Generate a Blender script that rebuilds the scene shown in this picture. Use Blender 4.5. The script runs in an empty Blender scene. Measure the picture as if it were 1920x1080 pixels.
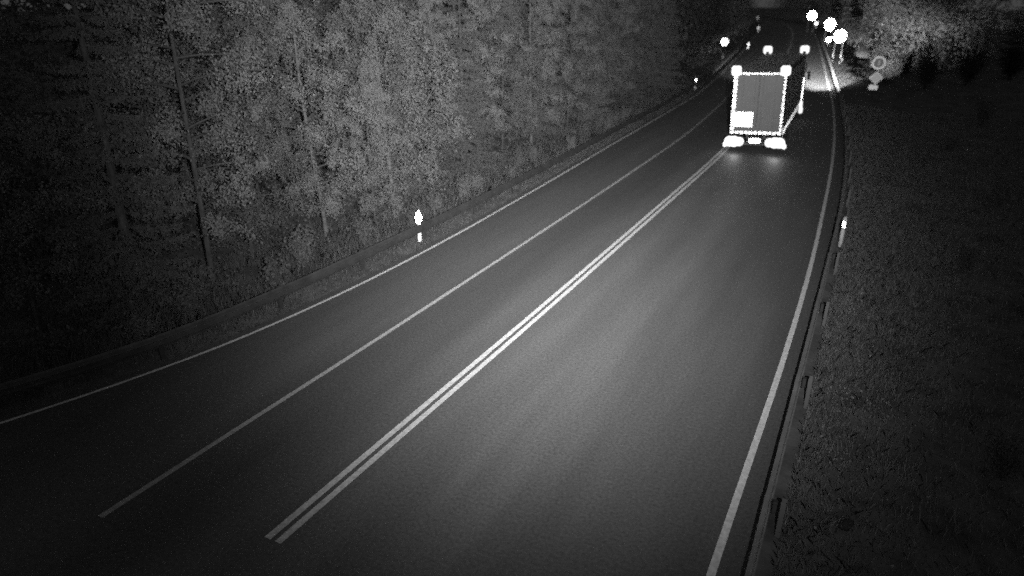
import bpy, math, random
import numpy as np
from mathutils import Vector, Matrix

R = math.radians
scene = bpy.context.scene
C = scene.collection

# ------------------------------------------------------------------ camera
CAM = Vector((0.0, 0.0, 7.3))
cam_d = bpy.data.cameras.new('camera')
cam = bpy.data.objects.new('camera', cam_d)
C.objects.link(cam)
cam.location = CAM
cam.rotation_euler = (R(90 - 22.56), 0, R(26.5))
cam_d.sensor_width = 36.0
cam_d.lens = 36.0 * 1300 / 1920
cam_d.clip_start = 0.05
cam_d.clip_end = 2000
cam_d.dof.use_dof = True
cam_d.dof.focus_distance = 12.5
cam_d.dof.aperture_fstop = .42
scene.camera = cam

# ------------------------------------------------------------------ world, moon
world = bpy.data.worlds.new('World')
scene.world = world
world.use_nodes = True
wn = world.node_tree
for n in list(wn.nodes):
    wn.nodes.remove(n)
w_out = wn.nodes.new('ShaderNodeOutputWorld')
w_bg = wn.nodes.new('ShaderNodeBackground')
w_bw = wn.nodes.new('ShaderNodeRGBToBW')
w_sky = wn.nodes.new('ShaderNodeTexSky')
w_sky.sky_type = 'NISHITA'
w_sky.sun_disc = False
w_sky.sun_elevation = R(38)
w_sky.sun_rotation = R(150)
w_bg.inputs['Strength'].default_value = 0.017
wn.links.new(w_sky.outputs['Color'], w_bw.inputs['Color'])
wn.links.new(w_bw.outputs['Val'], w_bg.inputs['Color'])
wn.links.new(w_bg.outputs['Background'], w_out.inputs['Surface'])

sun_d = bpy.data.lights.new('moon', 'SUN')
sun_d.energy = 0.006
sun_d.angle = R(0.5)
sun = bpy.data.objects.new('moon', sun_d)
C.objects.link(sun)
sun.rotation_euler = (R(52), 0, R(150))

# the traffic camera's own infrared floodlight, fixed to the mast beside it
LAMP = Vector((0.78, -0.02, 7.5))


def spot(name, loc, target, energy, half_w, half_h, blend, radius):
    d = bpy.data.lights.new(name, 'SPOT')
    d.energy = energy
    d.shadow_soft_size = radius
    d.spot_size = 2 * R(half_w)
    d.spot_blend = blend
    o = bpy.data.objects.new(name, d)
    C.objects.link(o)
    o.location = loc
    dr = (Vector(target) - Vector(loc)).normalized()
    o.rotation_euler = dr.to_track_quat('-Z', 'Y').to_euler()
    o.scale = (1.0, math.tan(R(half_h)) / math.tan(R(half_w)), 1.0)
    return o




def beam_profile(o, sx, sy, floor):
    """lens of the lamp: intensity falls off smoothly (bell curve) away from the beam axis"""
    o.data.use_nodes = True
    nt = o.data.node_tree
    em = nt.nodes['Emission']
    tc = nt.nodes.new('ShaderNodeTexCoord')
    sep = nt.nodes.new('ShaderNodeSeparateXYZ')
    nt.links.new(tc.outputs['Normal'], sep.inputs['Vector'])

    def mth(op, a, b=None):
        n = nt.nodes.new('ShaderNodeMath')
        n.operation = op
        for i, v in enumerate((a, b)):
            if v is None:
                continue
            if hasattr(v, 'is_output'):
                nt.links.new(v, n.inputs[i])
            else:
                n.inputs[i].default_value = v
        return n.outputs[0]
    zz = mth('ABSOLUTE', sep.outputs['Z'])
    qx = mth('POWER', mth('DIVIDE', mth('ABSOLUTE', mth('DIVIDE', sep.outputs['X'], zz)), math.tan(R(sx))), 2.0)
    qy = mth('POWER', mth('DIVIDE', mth('ABSOLUTE', mth('DIVIDE', sep.outputs['Y'], zz)), math.tan(R(sy))), 2.0)
    g = mth('EXPONENT', mth('MULTIPLY', mth('ADD', qx, qy), -.5))
    nt.links.new(mth('ADD', mth('MULTIPLY', g, 1.0 - floor), floor), em.inputs['Strength'])


ir = spot('infrared_flood_light', LAMP, (-9.0, 20.6, 4.6), 128000, 72.0, 72.0, 1.0, 0.06)
beam_profile(ir, 13.6, 14.4, .0015)

vs = scene.view_settings
vs.view_transform = 'Standard'
vs.look = 'None'
vs.exposure = 0.0
vs.gamma = 1.0
vs.use_curve_mapping = False
scene.cycles.use_denoising = False
scene.cycles.use_light_tree = False
scene.cycles.use_adaptive_sampling = True
scene.cycles.adaptive_threshold = .03
scene.cycles.adaptive_min_samples = 16
scene.cycles.max_bounces = 5
scene.cycles.diffuse_bounces = 2
scene.cycles.glossy_bounces = 2
scene.cycles.sample_clamp_indirect = 2.0

# ------------------------------------------------------------------ helpers
rng = np.random.default_rng(7)
random.seed(7)


def npmesh(name, v, f):
    """v: (N,3) float array, f: (M,k) int array with one face size"""
    v = np.asarray(v, dtype=np.float32)
    f = np.asarray(f, dtype=np.int32)
    me = bpy.data.meshes.new(name)
    k = f.shape[1]
    me.vertices.add(len(v))
    me.vertices.foreach_set('co', v.ravel())
    me.loops.add(f.size)
    me.loops.foreach_set('vertex_index', f.ravel())
    me.polygons.add(len(f))
    me.polygons.foreach_set('loop_start', np.arange(len(f), dtype=np.int32) * k)
    me.update(calc_edges=True)
    return me


class MB:
    """collects polygons into one mesh"""

    def __init__(self):
        self.v = []
        self.f = []

    def box(self, c, s, rz=0.0, bev=0.0):
        x, y, z = c
        a, b, h = s[0] / 2, s[1] / 2, s[2] / 2
        cz, sz = math.cos(rz), math.sin(rz)
        n = len(self.v)
        if bev <= 0:
            pts = [(i * a, j * b, k * h) for k in (-1, 1) for j in (-1, 1) for i in (-1, 1)]
            fs = [(0, 2, 3, 1), (4, 5, 7, 6), (0, 1, 5, 4), (2, 6, 7, 3), (0, 4, 6, 2), (1, 3, 7, 5)]
        else:
            e = min(bev, a * .9, b * .9, h * .9)
            pts = []
            for k, ins in ((-h, e), (-h + e, 0), (h - e, 0), (h, e)):
                A, B = a - ins, b - ins
                c2 = e if ins == 0 else e * .6
                pts += [(-A + c2, -B, k), (A - c2, -B, k), (A, -B + c2, k), (A, B - c2, k),
                        (A - c2, B, k), (-A + c2, B, k), (-A, B - c2, k), (-A, -B + c2, k)]
            fs = [tuple(range(7, -1, -1)), tuple(range(24, 32))]
            for r in range(3):
                for i in range(8):
                    j = (i + 1) % 8
                    fs.append((r * 8 + i, r * 8 + j, (r + 1) * 8 + j, (r + 1) * 8 + i))
        for p in pts:
            self.v.append((x + p[0] * cz - p[1] * sz, y + p[0] * sz + p[1] * cz, z + p[2]))
        for q in fs:
            self.f.append(tuple(n + i for i in q))
        return self

    def tube(self, pts, rad, sides=8, cap=True):
        pts = [Vector(p) for p in pts]
        if not hasattr(rad, '__len__'):
            rad = [rad] * len(pts)
        n0 = len(self.v)
        for i, p in enumerate(pts):
            d = (pts[min(i + 1, len(pts) - 1)] - pts[max(i - 1, 0)]).normalized()
            a = d.orthogonal().normalized() if abs(d.z) < .95 else d.cross(Vector((0, 1, 0))).normalized()
            b = d.cross(a)
            for s in range(sides):
                t = 2 * math.pi * s / sides
                q = p + (a * math.cos(t) + b * math.sin(t)) * rad[i]
                self.v.append(tuple(q))
        for i in range(len(pts) - 1):
            for s in range(sides):
                t = (s + 1) % sides
                self.f.append((n0 + i * sides + s, n0 + i * sides + t, n0 + (i + 1) * sides + t, n0 + (i + 1) * sides + s))
        if cap:
            self.f.append(tuple(n0 + s for s in range(sides - 1, -1, -1)))
            self.f.append(tuple(n0 + (len(pts) - 1) * sides + s for s in range(sides)))
        return self

    def lathe(self, prof, origin, axis='x', sides=20):
        """prof: (along, radius) pairs revolved about an axis through origin"""
        n0 = len(self.v)
        ox, oy, oz = origin
        for (h, r) in prof:
            for s in range(sides):
                t = 2 * math.pi * s / sides
                a, b = r * math.cos(t), r * math.sin(t)
                if axis == 'x':
                    self.v.append((ox + h, oy + a, oz + b))
                elif axis == 'y':
                    self.v.append((ox + a, oy + h, oz + b))
                else:
                    self.v.append((ox + a, oy + b, oz + h))
        m = len(prof)
        for i in range(m - 1):
            for s in range(sides):
                t = (s + 1) % sides
                self.f.append((n0 + i * sides + s, n0 + (i + 1) * sides + s, n0 + (i + 1) * sides + t, n0 + i * sides + t))
        self.f.append(tuple(n0 + s for s in range(sides)))
        self.f.append(tuple(n0 + (m - 1) * sides + s for s in range(sides - 1, -1, -1)))
        return self

    def prism(self, poly, axis_from, axis_to, axis='x'):
        """poly of 2-D points extruded along an axis"""
        n0 = len(self.v)
        for h in (axis_from, axis_to):
            for (a, b) in poly:
                if axis == 'x':
                    self.v.append((h, a, b))
                elif axis == 'y':
                    self.v.append((a, h, b))
                else:
                    self.v.append((a, b, h))
        k = len(poly)
        for i in range(k):
            j = (i + 1) % k
            self.f.append((n0 + i, n0 + j, n0 + k + j, n0 + k + i))
        self.f.append(tuple(n0 + i for i in range(k - 1, -1, -1)))
        self.f.append(tuple(n0 + k + i for i in range(k)))
        return self

    def mesh(self, name):
        me = bpy.data.meshes.new(name)
        me.from_pydata(self.v, [], self.f)
        me.update()
        return me

    def build(self, name, mat, parent=None, smooth=False):
        return link(name, self.mesh(name), mat, parent, smooth)


def link(name, me, mat, parent=None, smooth=False):
    if mat is not None and not me.materials:
        me.materials.append(mat)
    if smooth:
        me.polygons.foreach_set('use_smooth', [True] * len(me.polygons))
    o = bpy.data.objects.new(name, me)
    C.objects.link(o)
    if parent is not None:
        o.parent = parent
    return o


def empty(name, loc=(0, 0, 0), rz=0.0):
    o = bpy.data.objects.new(name, None)
    o.empty_display_size = .3
    C.objects.link(o)
    o.location = loc
    o.rotation_euler = (0, 0, rz)
    return o


def tag(o, label=None, cat=None, group=None, kind=None):
    if label:
        o['label'] = label
    if cat:
        o['category'] = cat
    if group:
        o['group'] = group
    if kind:
        o['kind'] = kind
    return o


def copy_tree(o, parent=None):
    c = o.copy()
    C.objects.link(c)
    c.parent = parent
    for ch in [x for x in bpy.data.objects if x.parent == o]:
        copy_tree(ch, c)
    return c


# ------------------------------------------------------------------ materials (all neutral: an infrared picture)
def mat(name, grey, rough=.8, metal=0.0, var=0.0, scale=4.0, bump=0.0, bump_scale=60.0, spec=.3, stretch=None):
    m = bpy.data.materials.new(name)
    m.use_nodes = True
    nt = m.node_tree
    b = nt.nodes['Principled BSDF']
    b.inputs['Roughness'].default_value = rough
    b.inputs['Metallic'].default_value = metal
    b.inputs['Specular IOR Level'].default_value = spec
    b.inputs['Base Color'].default_value = (grey, grey, grey, 1)
    if var > 0 or bump > 0:
        tc = nt.nodes.new('ShaderNodeTexCoord')
        src = tc.outputs['Object']
        if stretch:
            mp = nt.nodes.new('ShaderNodeMapping')
            mp.inputs['Scale'].default_value = stretch
            nt.links.new(src, mp.inputs['Vector'])
            src = mp.outputs['Vector']
    if var > 0:
        nz = nt.nodes.new('ShaderNodeTexNoise')
        nz.inputs['Scale'].default_value = scale
        nz.inputs['Detail'].default_value = 6
        nz.inputs['Roughness'].default_value = .65
        nt.links.new(src, nz.inputs['Vector'])
        mr = nt.nodes.new('ShaderNodeMapRange')
        mr.inputs['From Min'].default_value = .3
        mr.inputs['From Max'].default_value = .7
        mr.inputs['To Min'].default_value = grey * (1 - var)
        mr.inputs['To Max'].default_value = grey * (1 + var)
        nt.links.new(nz.outputs['Fac'], mr.inputs['Value'])
        nt.links.new(mr.outputs['Result'], b.inputs['Base Color'])
    if bump > 0:
        n2 = nt.nodes.new('ShaderNodeTexNoise')
        n2.inputs['Scale'].default_value = bump_scale
        n2.inputs['Detail'].default_value = 3
        nt.links.new(src, n2.inputs['Vector'])
        bp = nt.nodes.new('ShaderNodeBump')
        bp.inputs['Strength'].default_value = bump
        bp.inputs['Distance'].default_value = .02
        nt.links.new(n2.outputs['Fac'], bp.inputs['Height'])
        nt.links.new(bp.outputs['Normal'], b.inputs['Normal'])
    return m


def leaf_mat(name, grey, var=.35):
    """foliage: each leaf its own tone"""
    m = bpy.data.materials.new(name)
    m.use_nodes = True
    nt = m.node_tree
    b = nt.nodes['Principled BSDF']
    g = nt.nodes.new('ShaderNodeNewGeometry')
    oi = nt.nodes.new('ShaderNodeObjectInfo')
    mr = nt.nodes.new('ShaderNodeMapRange')
    mr.inputs['To Min'].default_value = grey * (1 - var)
    mr.inputs['To Max'].default_value = grey * (1 + var)
    nt.links.new(g.outputs['Random Per Island'], mr.inputs['Value'])
    m2 = nt.nodes.new('ShaderNodeMapRange')
    m2.inputs['To Min'].default_value = .78
    m2.inputs['To Max'].default_value = 1.18
    nt.links.new(oi.outputs['Random'], m2.inputs['Value'])
    mu = nt.nodes.new('ShaderNodeMath')
    mu.operation = 'MULTIPLY'
    nt.links.new(mr.outputs['Result'], mu.inputs[0])
    nt.links.new(m2.outputs['Result'], mu.inputs[1])
    df = nt.nodes.new('ShaderNodeBsdfDiffuse')
    tl = nt.nodes.new('ShaderNodeBsdfTranslucent')
    mx = nt.nodes.new('ShaderNodeMixShader')
    mx.inputs['Fac'].default_value = .46
    nt.links.new(mu.outputs['Value'], df.inputs['Color'])
    nt.links.new(mu.outputs['Value'], tl.inputs['Color'])
    nt.links.new(df.outputs['BSDF'], mx.inputs[1])
    nt.links.new(tl.outputs['BSDF'], mx.inputs[2])
    nt.nodes.remove(b)
    nt.links.new(mx.outputs['Shader'], nt.nodes['Material Output'].inputs['Surface'])
    return m


def emit(name, strength, grey=1.0, sampled=False):
    m = bpy.data.materials.new(name)
    m.use_nodes = True
    b = m.node_tree.nodes['Principled BSDF']
    b.inputs['Base Color'].default_value = (.6, .6, .6, 1)
    b.inputs['Emission Color'].default_value = (grey, grey, grey, 1)
    b.inputs['Emission Strength'].default_value = strength
    if not sampled:
        m.cycles.emission_sampling = 'NONE'
    return m


def prism_sheet(name, pos, grey=.9, rough=.34):
    """reflective sheeting: metallised micro-prisms whose faces lean towards the floodlight mast"""
    m = bpy.data.materials.new(name)
    m.use_nodes = True
    nt = m.node_tree
    b = nt.nodes['Principled BSDF']
    b.inputs['Base Color'].default_value = (grey, grey, grey, 1)
    b.inputs['Metallic'].default_value = 1.0
    b.inputs['Roughness'].default_value = rough
    d = ((CAM + LAMP) * .5 - Vector(pos)).normalized()
    cx = nt.nodes.new('ShaderNodeCombineXYZ')
    for i in range(3):
        cx.inputs[i].default_value = d[i]
    nt.links.new(cx.outputs['Vector'], b.inputs['Normal'])
    return m


M = {}
M['ground'] = mat('forest_floor', .075, .95, var=.62, scale=.9, bump=.8, bump_scale=9)
M['verge'] = mat('verge_soil', .07, .95, var=.45, scale=2.2, bump=.8, bump_scale=14)
M['paint'] = mat('road_paint', .52, .6, var=.30, scale=11, bump=.2, bump_scale=90)
M['old_paint'] = mat('worn_road_paint', .34, .7, var=.35, scale=16, bump=.3, bump_scale=90)
M['galv'] = mat('dark_zinc', .045, .62, .3, var=.3, scale=3, spec=.25)  # darker copy of the right rail's zinc
M['galv_light'] = mat('bright_zinc', .17, .6, .2, var=.2, scale=3, spec=.3)
M['galv_dark'] = mat('dull_zinc_post', .025, .8, .1, var=.3, scale=6)
M['bark'] = mat('grey_bark', .045, .9, var=.5, scale=9, bump=.6, bump_scale=20, stretch=(1, 1, .35))
M['birch_bark'] = mat('pale_birch_bark', .075, .85, var=.6, scale=6, bump=.4, bump_scale=14, stretch=(.5, .5, 2.2))
M['twig'] = mat('twig_bark', .045, .9)
M['leaf'] = leaf_mat('birch_leaves', .168, .12)
M['leaf2'] = leaf_mat('aspen_leaves', .145, .12)
M['needle'] = leaf_mat('spruce_needles', .135, .12)
M['grass'] = leaf_mat('grass_blades', .11, .4)
M['slope_grass'] = leaf_mat('lifted_slope_grass', .20, .35)  # paler copy of the grass, lifted in place of missing lamp light
M['thicket'] = leaf_mat('thicket_leaves', .042, .2)
M['far_leaf'] = leaf_mat('far_wood_leaves', .13, .2)
M['weed'] = leaf_mat('weed_leaves', .12, .3)
M['pale_weed'] = leaf_mat('pale_herbs', .26, .3)  # paler than the other weeds, for mottled patches
M['plastic'] = mat('white_plastic', .62, .45, var=.1, scale=5)
M['grey_plastic'] = mat('dark_plastic', .32, .5, var=.2, scale=5)  # darker copy of the white plastic, for the right post
M['black'] = mat('black_rubber', .02, .6)
M['tyre'] = mat('tyre_rubber', .025, .75)
M['steel'] = mat('painted_steel', .06, .5, .2)
M['door'] = mat('grey_trailer_door', .074, .45, var=.12, scale=1.6)
M['curtain'] = mat('dark_trailer_curtain', .02, .6, var=.12, scale=1.2)
M['roof'] = mat('trailer_roof', .07, .6, var=.15, scale=1.0)
M['cab'] = mat('cab_paint', .12, .3, spec=.5)
M['glass'] = mat('dark_glass', .01, .05, spec=.8)
M['tail'] = emit('tail_lamp_glow', 1.25)
M['marker'] = emit('marker_lamp_glow', 1.2)
M['head'] = emit('headlamp_glow', 12.0)
M['sign_grey'] = mat('sign_back', .12, .6)
M['stone'] = mat('dark_stone', .02, .9, var=.4, scale=6)


# road asphalt: wheel tracks run along the lanes
def asphalt():
    m = bpy.data.materials.new('asphalt')
    m.use_nodes = True
    nt = m.node_tree
    b = nt.nodes['Principled BSDF']
    b.inputs['Specular IOR Level'].default_value = .35
    b.inputs['Roughness'].default_value = .62
    uv = nt.nodes.new('ShaderNodeUVMap')
    sep = nt.nodes.new('ShaderNodeSeparateXYZ')
    nt.links.new(uv.outputs['UV'], sep.inputs['Vector'])
    # u = metres from the centre line, wheel polish as a lateral profile
    ramp = nt.nodes.new('ShaderNodeFloatCurve')
    cur = ramp.mapping.curves[0]
    pts = [(0, .42), (.10, .45), (.20, .42), (.27, .5), (.335, .58), (.39, .46), (.44, .52), (.475, .66), (.50, .66), (.535, .76),
           (.565, .68), (.60, .76), (.645, .66), (.70, .56), (.76, .54), (.82, .45), (1.0, .42)]
    cur.points[0].location = pts[0]
    cur.points[1].location = pts[-1]
    for p in pts[1:-1]:
        cur.points.new(*p)
    ramp.mapping.update()
    mr = nt.nodes.new('ShaderNodeMapRange')
    mr.inputs['From Min'].default_value = -10.0
    mr.inputs['From Max'].default_value = 10.0
    nt.links.new(sep.outputs['X'], mr.inputs['Value'])
    nt.links.new(mr.outputs['Result'], ramp.inputs['Value'])
    mp = nt.nodes.new('ShaderNodeMapping')
    mp.inputs['Scale'].default_value = (1.0, .12, 1)
    nt.links.new(uv.outputs['UV'], mp.inputs['Vector'])
    n1 = nt.nodes.new('ShaderNodeTexNoise')
    n1.inputs['Scale'].default_value = 1.4
    n1.inputs['Detail'].default_value = 5
    nt.links.new(mp.outputs['Vector'], n1.inputs['Vector'])
    n2 = nt.nodes.new('ShaderNodeTexNoise')
    n2.inputs['Scale'].default_value = 17
    n2.inputs['Detail'].default_value = 5
    n2.inputs['Roughness'].default_value = .8
    nt.links.new(uv.outputs['UV'], n2.inputs['Vector'])
    # colour = .14 * profile * (.75+.5*n1) * (.55+.9*n2)
    a1 = nt.nodes.new('ShaderNodeMath'); a1.operation = 'MULTIPLY_ADD'
    a1.inputs[1].default_value = .6; a1.inputs[2].default_value = .70
    nt.links.new(n1.outputs['Fac'], a1.inputs[0])
    a2 = nt.nodes.new('ShaderNodeMath'); a2.operation = 'MULTIPLY_ADD'
    a2.inputs[1].default_value = 2.2; a2.inputs[2].default_value = -.1
    nt.links.new(n2.outputs['Fac'], a2.inputs[0])
    p1 = nt.nodes.new('ShaderNodeMath'); p1.operation = 'MULTIPLY'
    nt.links.new(a1.outputs[0], p1.inputs[0]); nt.links.new(a2.outputs[0], p1.inputs[1])
    p2 = nt.nodes.new('ShaderNodeMath'); p2.operation = 'MULTIPLY'
    nt.links.new(p1.outputs[0], p2.inputs[0]); nt.links.new(ramp.outputs['Value'], p2.inputs[1])
    p3 = nt.nodes.new('ShaderNodeMath'); p3.operation = 'MULTIPLY'
    p3.inputs[1].default_value = .15
    nt.links.new(p2.outputs[0], p3.inputs[0])
    nt.links.new(p3.outputs[0], b.inputs['Base Color'])
    bp = nt.nodes.new('ShaderNodeBump')
    bp.inputs['Strength'].default_value = .5
    bp.inputs['Distance'].default_value = .012
    nt.links.new(n2.outputs['Fac'], bp.inputs['Height'])
    nt.links.new(bp.outputs['Normal'], b.inputs['Normal'])
    return m


M['asphalt'] = asphalt()


# ------------------------------------------------------------------ road lines: x (across) as a function of y (along)
def curve(tbl):
    ys = np.array([p[0] for p in tbl], float)
    xs = np.array([p[1] for p in tbl], float)
    # slopes for a monotone-ish cubic Hermite
    dl = np.diff(xs) / np.diff(ys)
    m = np.empty_like(xs)
    m[0], m[-1] = dl[0], dl[-1]
    m[1:-1] = (dl[:-1] * np.diff(ys)[1:] + dl[1:] * np.diff(ys)[:-1]) / (np.diff(ys)[1:] + np.diff(ys)[:-1])

    def f(y):
        y = np.asarray(y, float)
        i = np.clip(np.searchsorted(ys, y) - 1, 0, len(ys) - 2)
        h = ys[i + 1] - ys[i]
        t = (y - ys[i]) / h
        t = np.clip(t, -50, 50)
        h00 = 2 * t**3 - 3 * t**2 + 1
        h10 = t**3 - 2 * t**2 + t
        h01 = -2 * t**3 + 3 * t**2
        h11 = t**3 - t**2
        r = h00 * xs[i] + h10 * h * m[i] + h01 * xs[i + 1] + h11 * h * m[i + 1]
        return r
    return f


fR = curve([(-40, -1.05), (-20, -.95), (8, -.80), (15, -.67), (20, -.65), (27.5, -.76), (36, -.97), (44, -1.31), (53, -1.85), (62, -2.5), (76, -3.75), (90, -4.95),
            (114, -7.05), (161, -11.3), (190, -14.2), (214, -17.0), (235, -20.0), (255, -23.5), (273, -27.6), (291, -32.6), (315, -41), (345, -54)])
fD = curve([(-40, -6.9), (-20, -6.8), (5.5, -6.68), (15, -6.5), (25, -6.37), (37, -6.28), (48, -6.6), (62, -7.45), (90, -9.75),
            (114, -11.7), (161, -15.9), (190, -18.9), (214, -21.8), (235, -24.8), (255, -28.2), (273, -32.3), (291, -37.4), (315, -46), (345, -59)])
fM = curve([(-40, -9.7), (-20, -9.55), (5, -9.4), (12, -9.26), (20, -9.17), (30, -9.12), (41, -9.2), (52, -9.7), (62, -10.4), (93, -13.0), (131, -16.6),
            (161, -19.6), (197, -23.6), (230, -27.8), (262, -32.8), (291, -40.6), (345, -62.5)])
fL = curve([(-40, -40), (-20, -25.6), (-8, -18.6), (0, -15.6), (5.5, -13.48), (6.8, -13.02), (8.2, -12.6), (9.5, -12.28), (11.4, -11.98), (13.3, -11.79), (15, -11.69), (19, -11.62),
            (25.5, -11.73), (37, -12.08), (48, -12.38), (59, -12.75), (76, -14.15), (93, -15.9), (131, -20.1), (161, -23.6), (197, -27.7), (230, -31.6), (262, -36.4), (291, -44), (345, -66)])
fRailL = curve([(-20, -25.6), (-8, -18.9), (0, -16.0), (5.6, -13.85), (7.2, -13.25), (8.7, -12.86), (11.9, -12.47), (15.2, -12.33), (18.3, -12.26), (21.7, -12.24), (28, -12.3), (37, -12.55),
                (52, -13.05), (59, -13.4), (76, -14.8), (93, -16.55), (131, -20.8), (161, -24.3), (197, -28.4), (262, -37.1)])
fRailR = curve([(-20, -.42), (-5, -.36), (10, -.24), (20, -.15), (25, -.12), (34, -.30), (42, -.66), (55, -1.52), (62, -2.0), (76, -3.2), (90, -4.35), (114, -6.45),
                (161, -10.7), (214, -16.4), (255, -22.9)])

# ------------------------------------------------------------------ ground
ys = np.concatenate([np.linspace(-300, -30, 16), np.linspace(-28, 130, 110), np.linspace(135, 700, 50)])
xs = np.concatenate([np.linspace(-500, -42, 18), np.linspace(-40, 30, 90), np.linspace(35, 500, 18)])
GX, GY = np.meshgrid(xs, ys)


def bumpy(x, y):
    return .5 + .25 * (np.sin(x * .9 + 1.3 * np.sin(y * .31)) + np.sin(y * 1.1 + 1.7 * np.sin(x * .43)))


def ground_z(x, y):
    x = np.asarray(x, float)
    y = np.asarray(y, float)
    yc = np.clip(y, -40, 345)
    right = np.clip(x - fRailR(np.clip(yc, -20, 255)) - .7, 0, None)
    left = np.clip(fRailL(np.clip(yc, -20, 262)) - .9 - x, 0, None)
    z = -.07 + 0 * x
    z = z - .38 * np.clip(right / 3.0, 0, 1) ** 1.5 + .025 * np.clip(right - 6, 0, 14)
    z = z - .22 * np.clip(left / 1.6, 0, 1) + .06 * np.clip(left - 2.5, 0, 20)
    amp = np.clip((right + left) / 1.0, 0, 1) * .13
    return z + amp * bumpy(x * 1.6, y * 1.6)


GZ = ground_z(GX, GY)
ny, nx = GX.shape
idx = np.arange(ny * nx).reshape(ny, nx)
quads = np.stack([idx[:-1, :-1], idx[:-1, 1:], idx[1:, 1:], idx[1:, :-1]], -1).reshape(-1, 4)
ground = link('ground', npmesh('ground', np.stack([GX, GY, GZ], -1).reshape(-1, 3), quads), M['ground'], None, True)
tag(ground, 'dark uneven grassy ground beside the road', 'ground', kind='structure')


def strip(name, fa, fb, y0, y1, z, material, parent=None, step=1.0, uvf=None, zf=None):
    n = max(2, int((y1 - y0) / step) + 1)
    y = np.linspace(y0, y1, n)
    a, b = fa(y), fb(y)
    k = 9 if uvf else 2
    t = np.linspace(0, 1, k)
    X = a[:, None] * (1 - t) + b[:, None] * t
    Y = np.repeat(y[:, None], k, 1)
    Z = np.full_like(X, z)
    ii = np.arange(n * k).reshape(n, k)
    q = np.stack([ii[:-1, :-1], ii[:-1, 1:], ii[1:, 1:], ii[1:, :-1]], -1).reshape(-1, 4)
    me = npmesh(name, np.stack([X, Y, Z], -1).reshape(-1, 3), q)
    if uvf:
        uvl = me.uv_layers.new(name='UVMap')
        U = X - uvf(Y)
        uvs = np.stack([U, Y], -1).reshape(-1, 2)[q.ravel()]
        uvl.data.foreach_set('uv', uvs.astype(np.float32).ravel())
    return link(name, me, material, parent)


road = strip('road', lambda y: fL(y) - .28, lambda y: fR(y) + .40, -25, 344, 0.0, M['asphalt'], None, .8, uvf=fD)
tag(road, 'grey asphalt road with white lines bending left', 'road', kind='structure')


def line(name, f, off, w, y0, y1, m, step=.7):
    return strip(name, lambda y: f(y) + off - w / 2, lambda y: f(y) + off + w / 2, y0, y1, .004, m, road, step)


line('right_edge_line', fR, 0, .115, -20, 340, M['paint'])
line('left_edge_line', fL, 0, .085, -10, 340, M['paint'])
line('lane_line', fM, 0, .11, 4.75, 66, M['old_paint'])
line('centre_line', fD, -.10, .115, 5.55, 340, M['paint'])
line('centre_line', fD, .10, .115, 5.55, 340, M['paint'])


# ------------------------------------------------------------------ guardrails
WP = [(.0, .31), (.012, .29), (.018, .262), (.075, .225), (.078, .205), (.020, .170), (.018, .140), (.078, .105), (.075, .085), (.018, .048), (.012, .02), (0, 0)]


def beam_mesh(f, y0, y1, side, z0, deep=1.0):
    """corrugated rail panel; side +1: bulges towards +x"""
    n = 5
    y = np.linspace(y0, y1 + .14, n)
    x = f(y)
    sl = (f(y + .1) - f(y - .1)) / .2
    k = len(WP)
    th = .006
    V = []
    for layer in (0, 1):
        for i in range(n):
            nx_, ny_ = 1 / math.hypot(1, sl[i]), -sl[i] / math.hypot(1, sl[i])
            for (d, h) in WP:
                dd = side * (d * deep - layer * th + (.007 if i == n - 1 else 0))
                V.append((x[i] + nx_ * dd, y[i] + ny_ * dd, z0 + h))
    F = []
    N = n * k
    for i in range(n - 1):
        for j in range(k - 1):
            q = (i * k + j, i * k + j + 1, (i + 1) * k + j + 1, (i + 1) * k + j)
            F.append(q)
            F.append(tuple(N + t for t in reversed(q)))
    for i in range(n - 1):
        F.append((i * k, (i + 1) * k, N + (i + 1) * k, N + i * k))
        a = k - 1
        F.append((i * k + a, N + i * k + a, N + (i + 1) * k + a, (i + 1) * k + a))
    for i in (0, n - 1):
        for j in range(k - 1):
            F.append((i * k + j, N + i * k + j, N + i * k + j + 1, i * k + j + 1))
    me = bpy.data.meshes.new('rail_panel')
    me.from_pydata(V, [], F)
    me.update()
    return me


def post_mesh():
    mb = MB()  # C-section post with spacer
    mb.box((0, 0, .20), (.012, .11, .80))
    mb.box((.035, .049, .20), (.06, .012, .80))
    mb.box((.035, -.049, .20), (.06, .012, .80))
    return mb.mesh('post')


def spacer_mesh():
    return MB().box((0, 0, 0), (.07, .10, .20), bev=.012).mesh('spacer')


POST, SPACER = post_mesh(), spacer_mesh()
POST_LIGHT = post_mesh()
POST_LIGHT.materials.append(mat('pale_post', .075, .8))  # paler copy of the post grey, for the right rail
BOLT = MB().lathe([(0, .018), (.012, .018), (.018, .010)], (0, 0, 0), 'x', 8).mesh('bolt')


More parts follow.
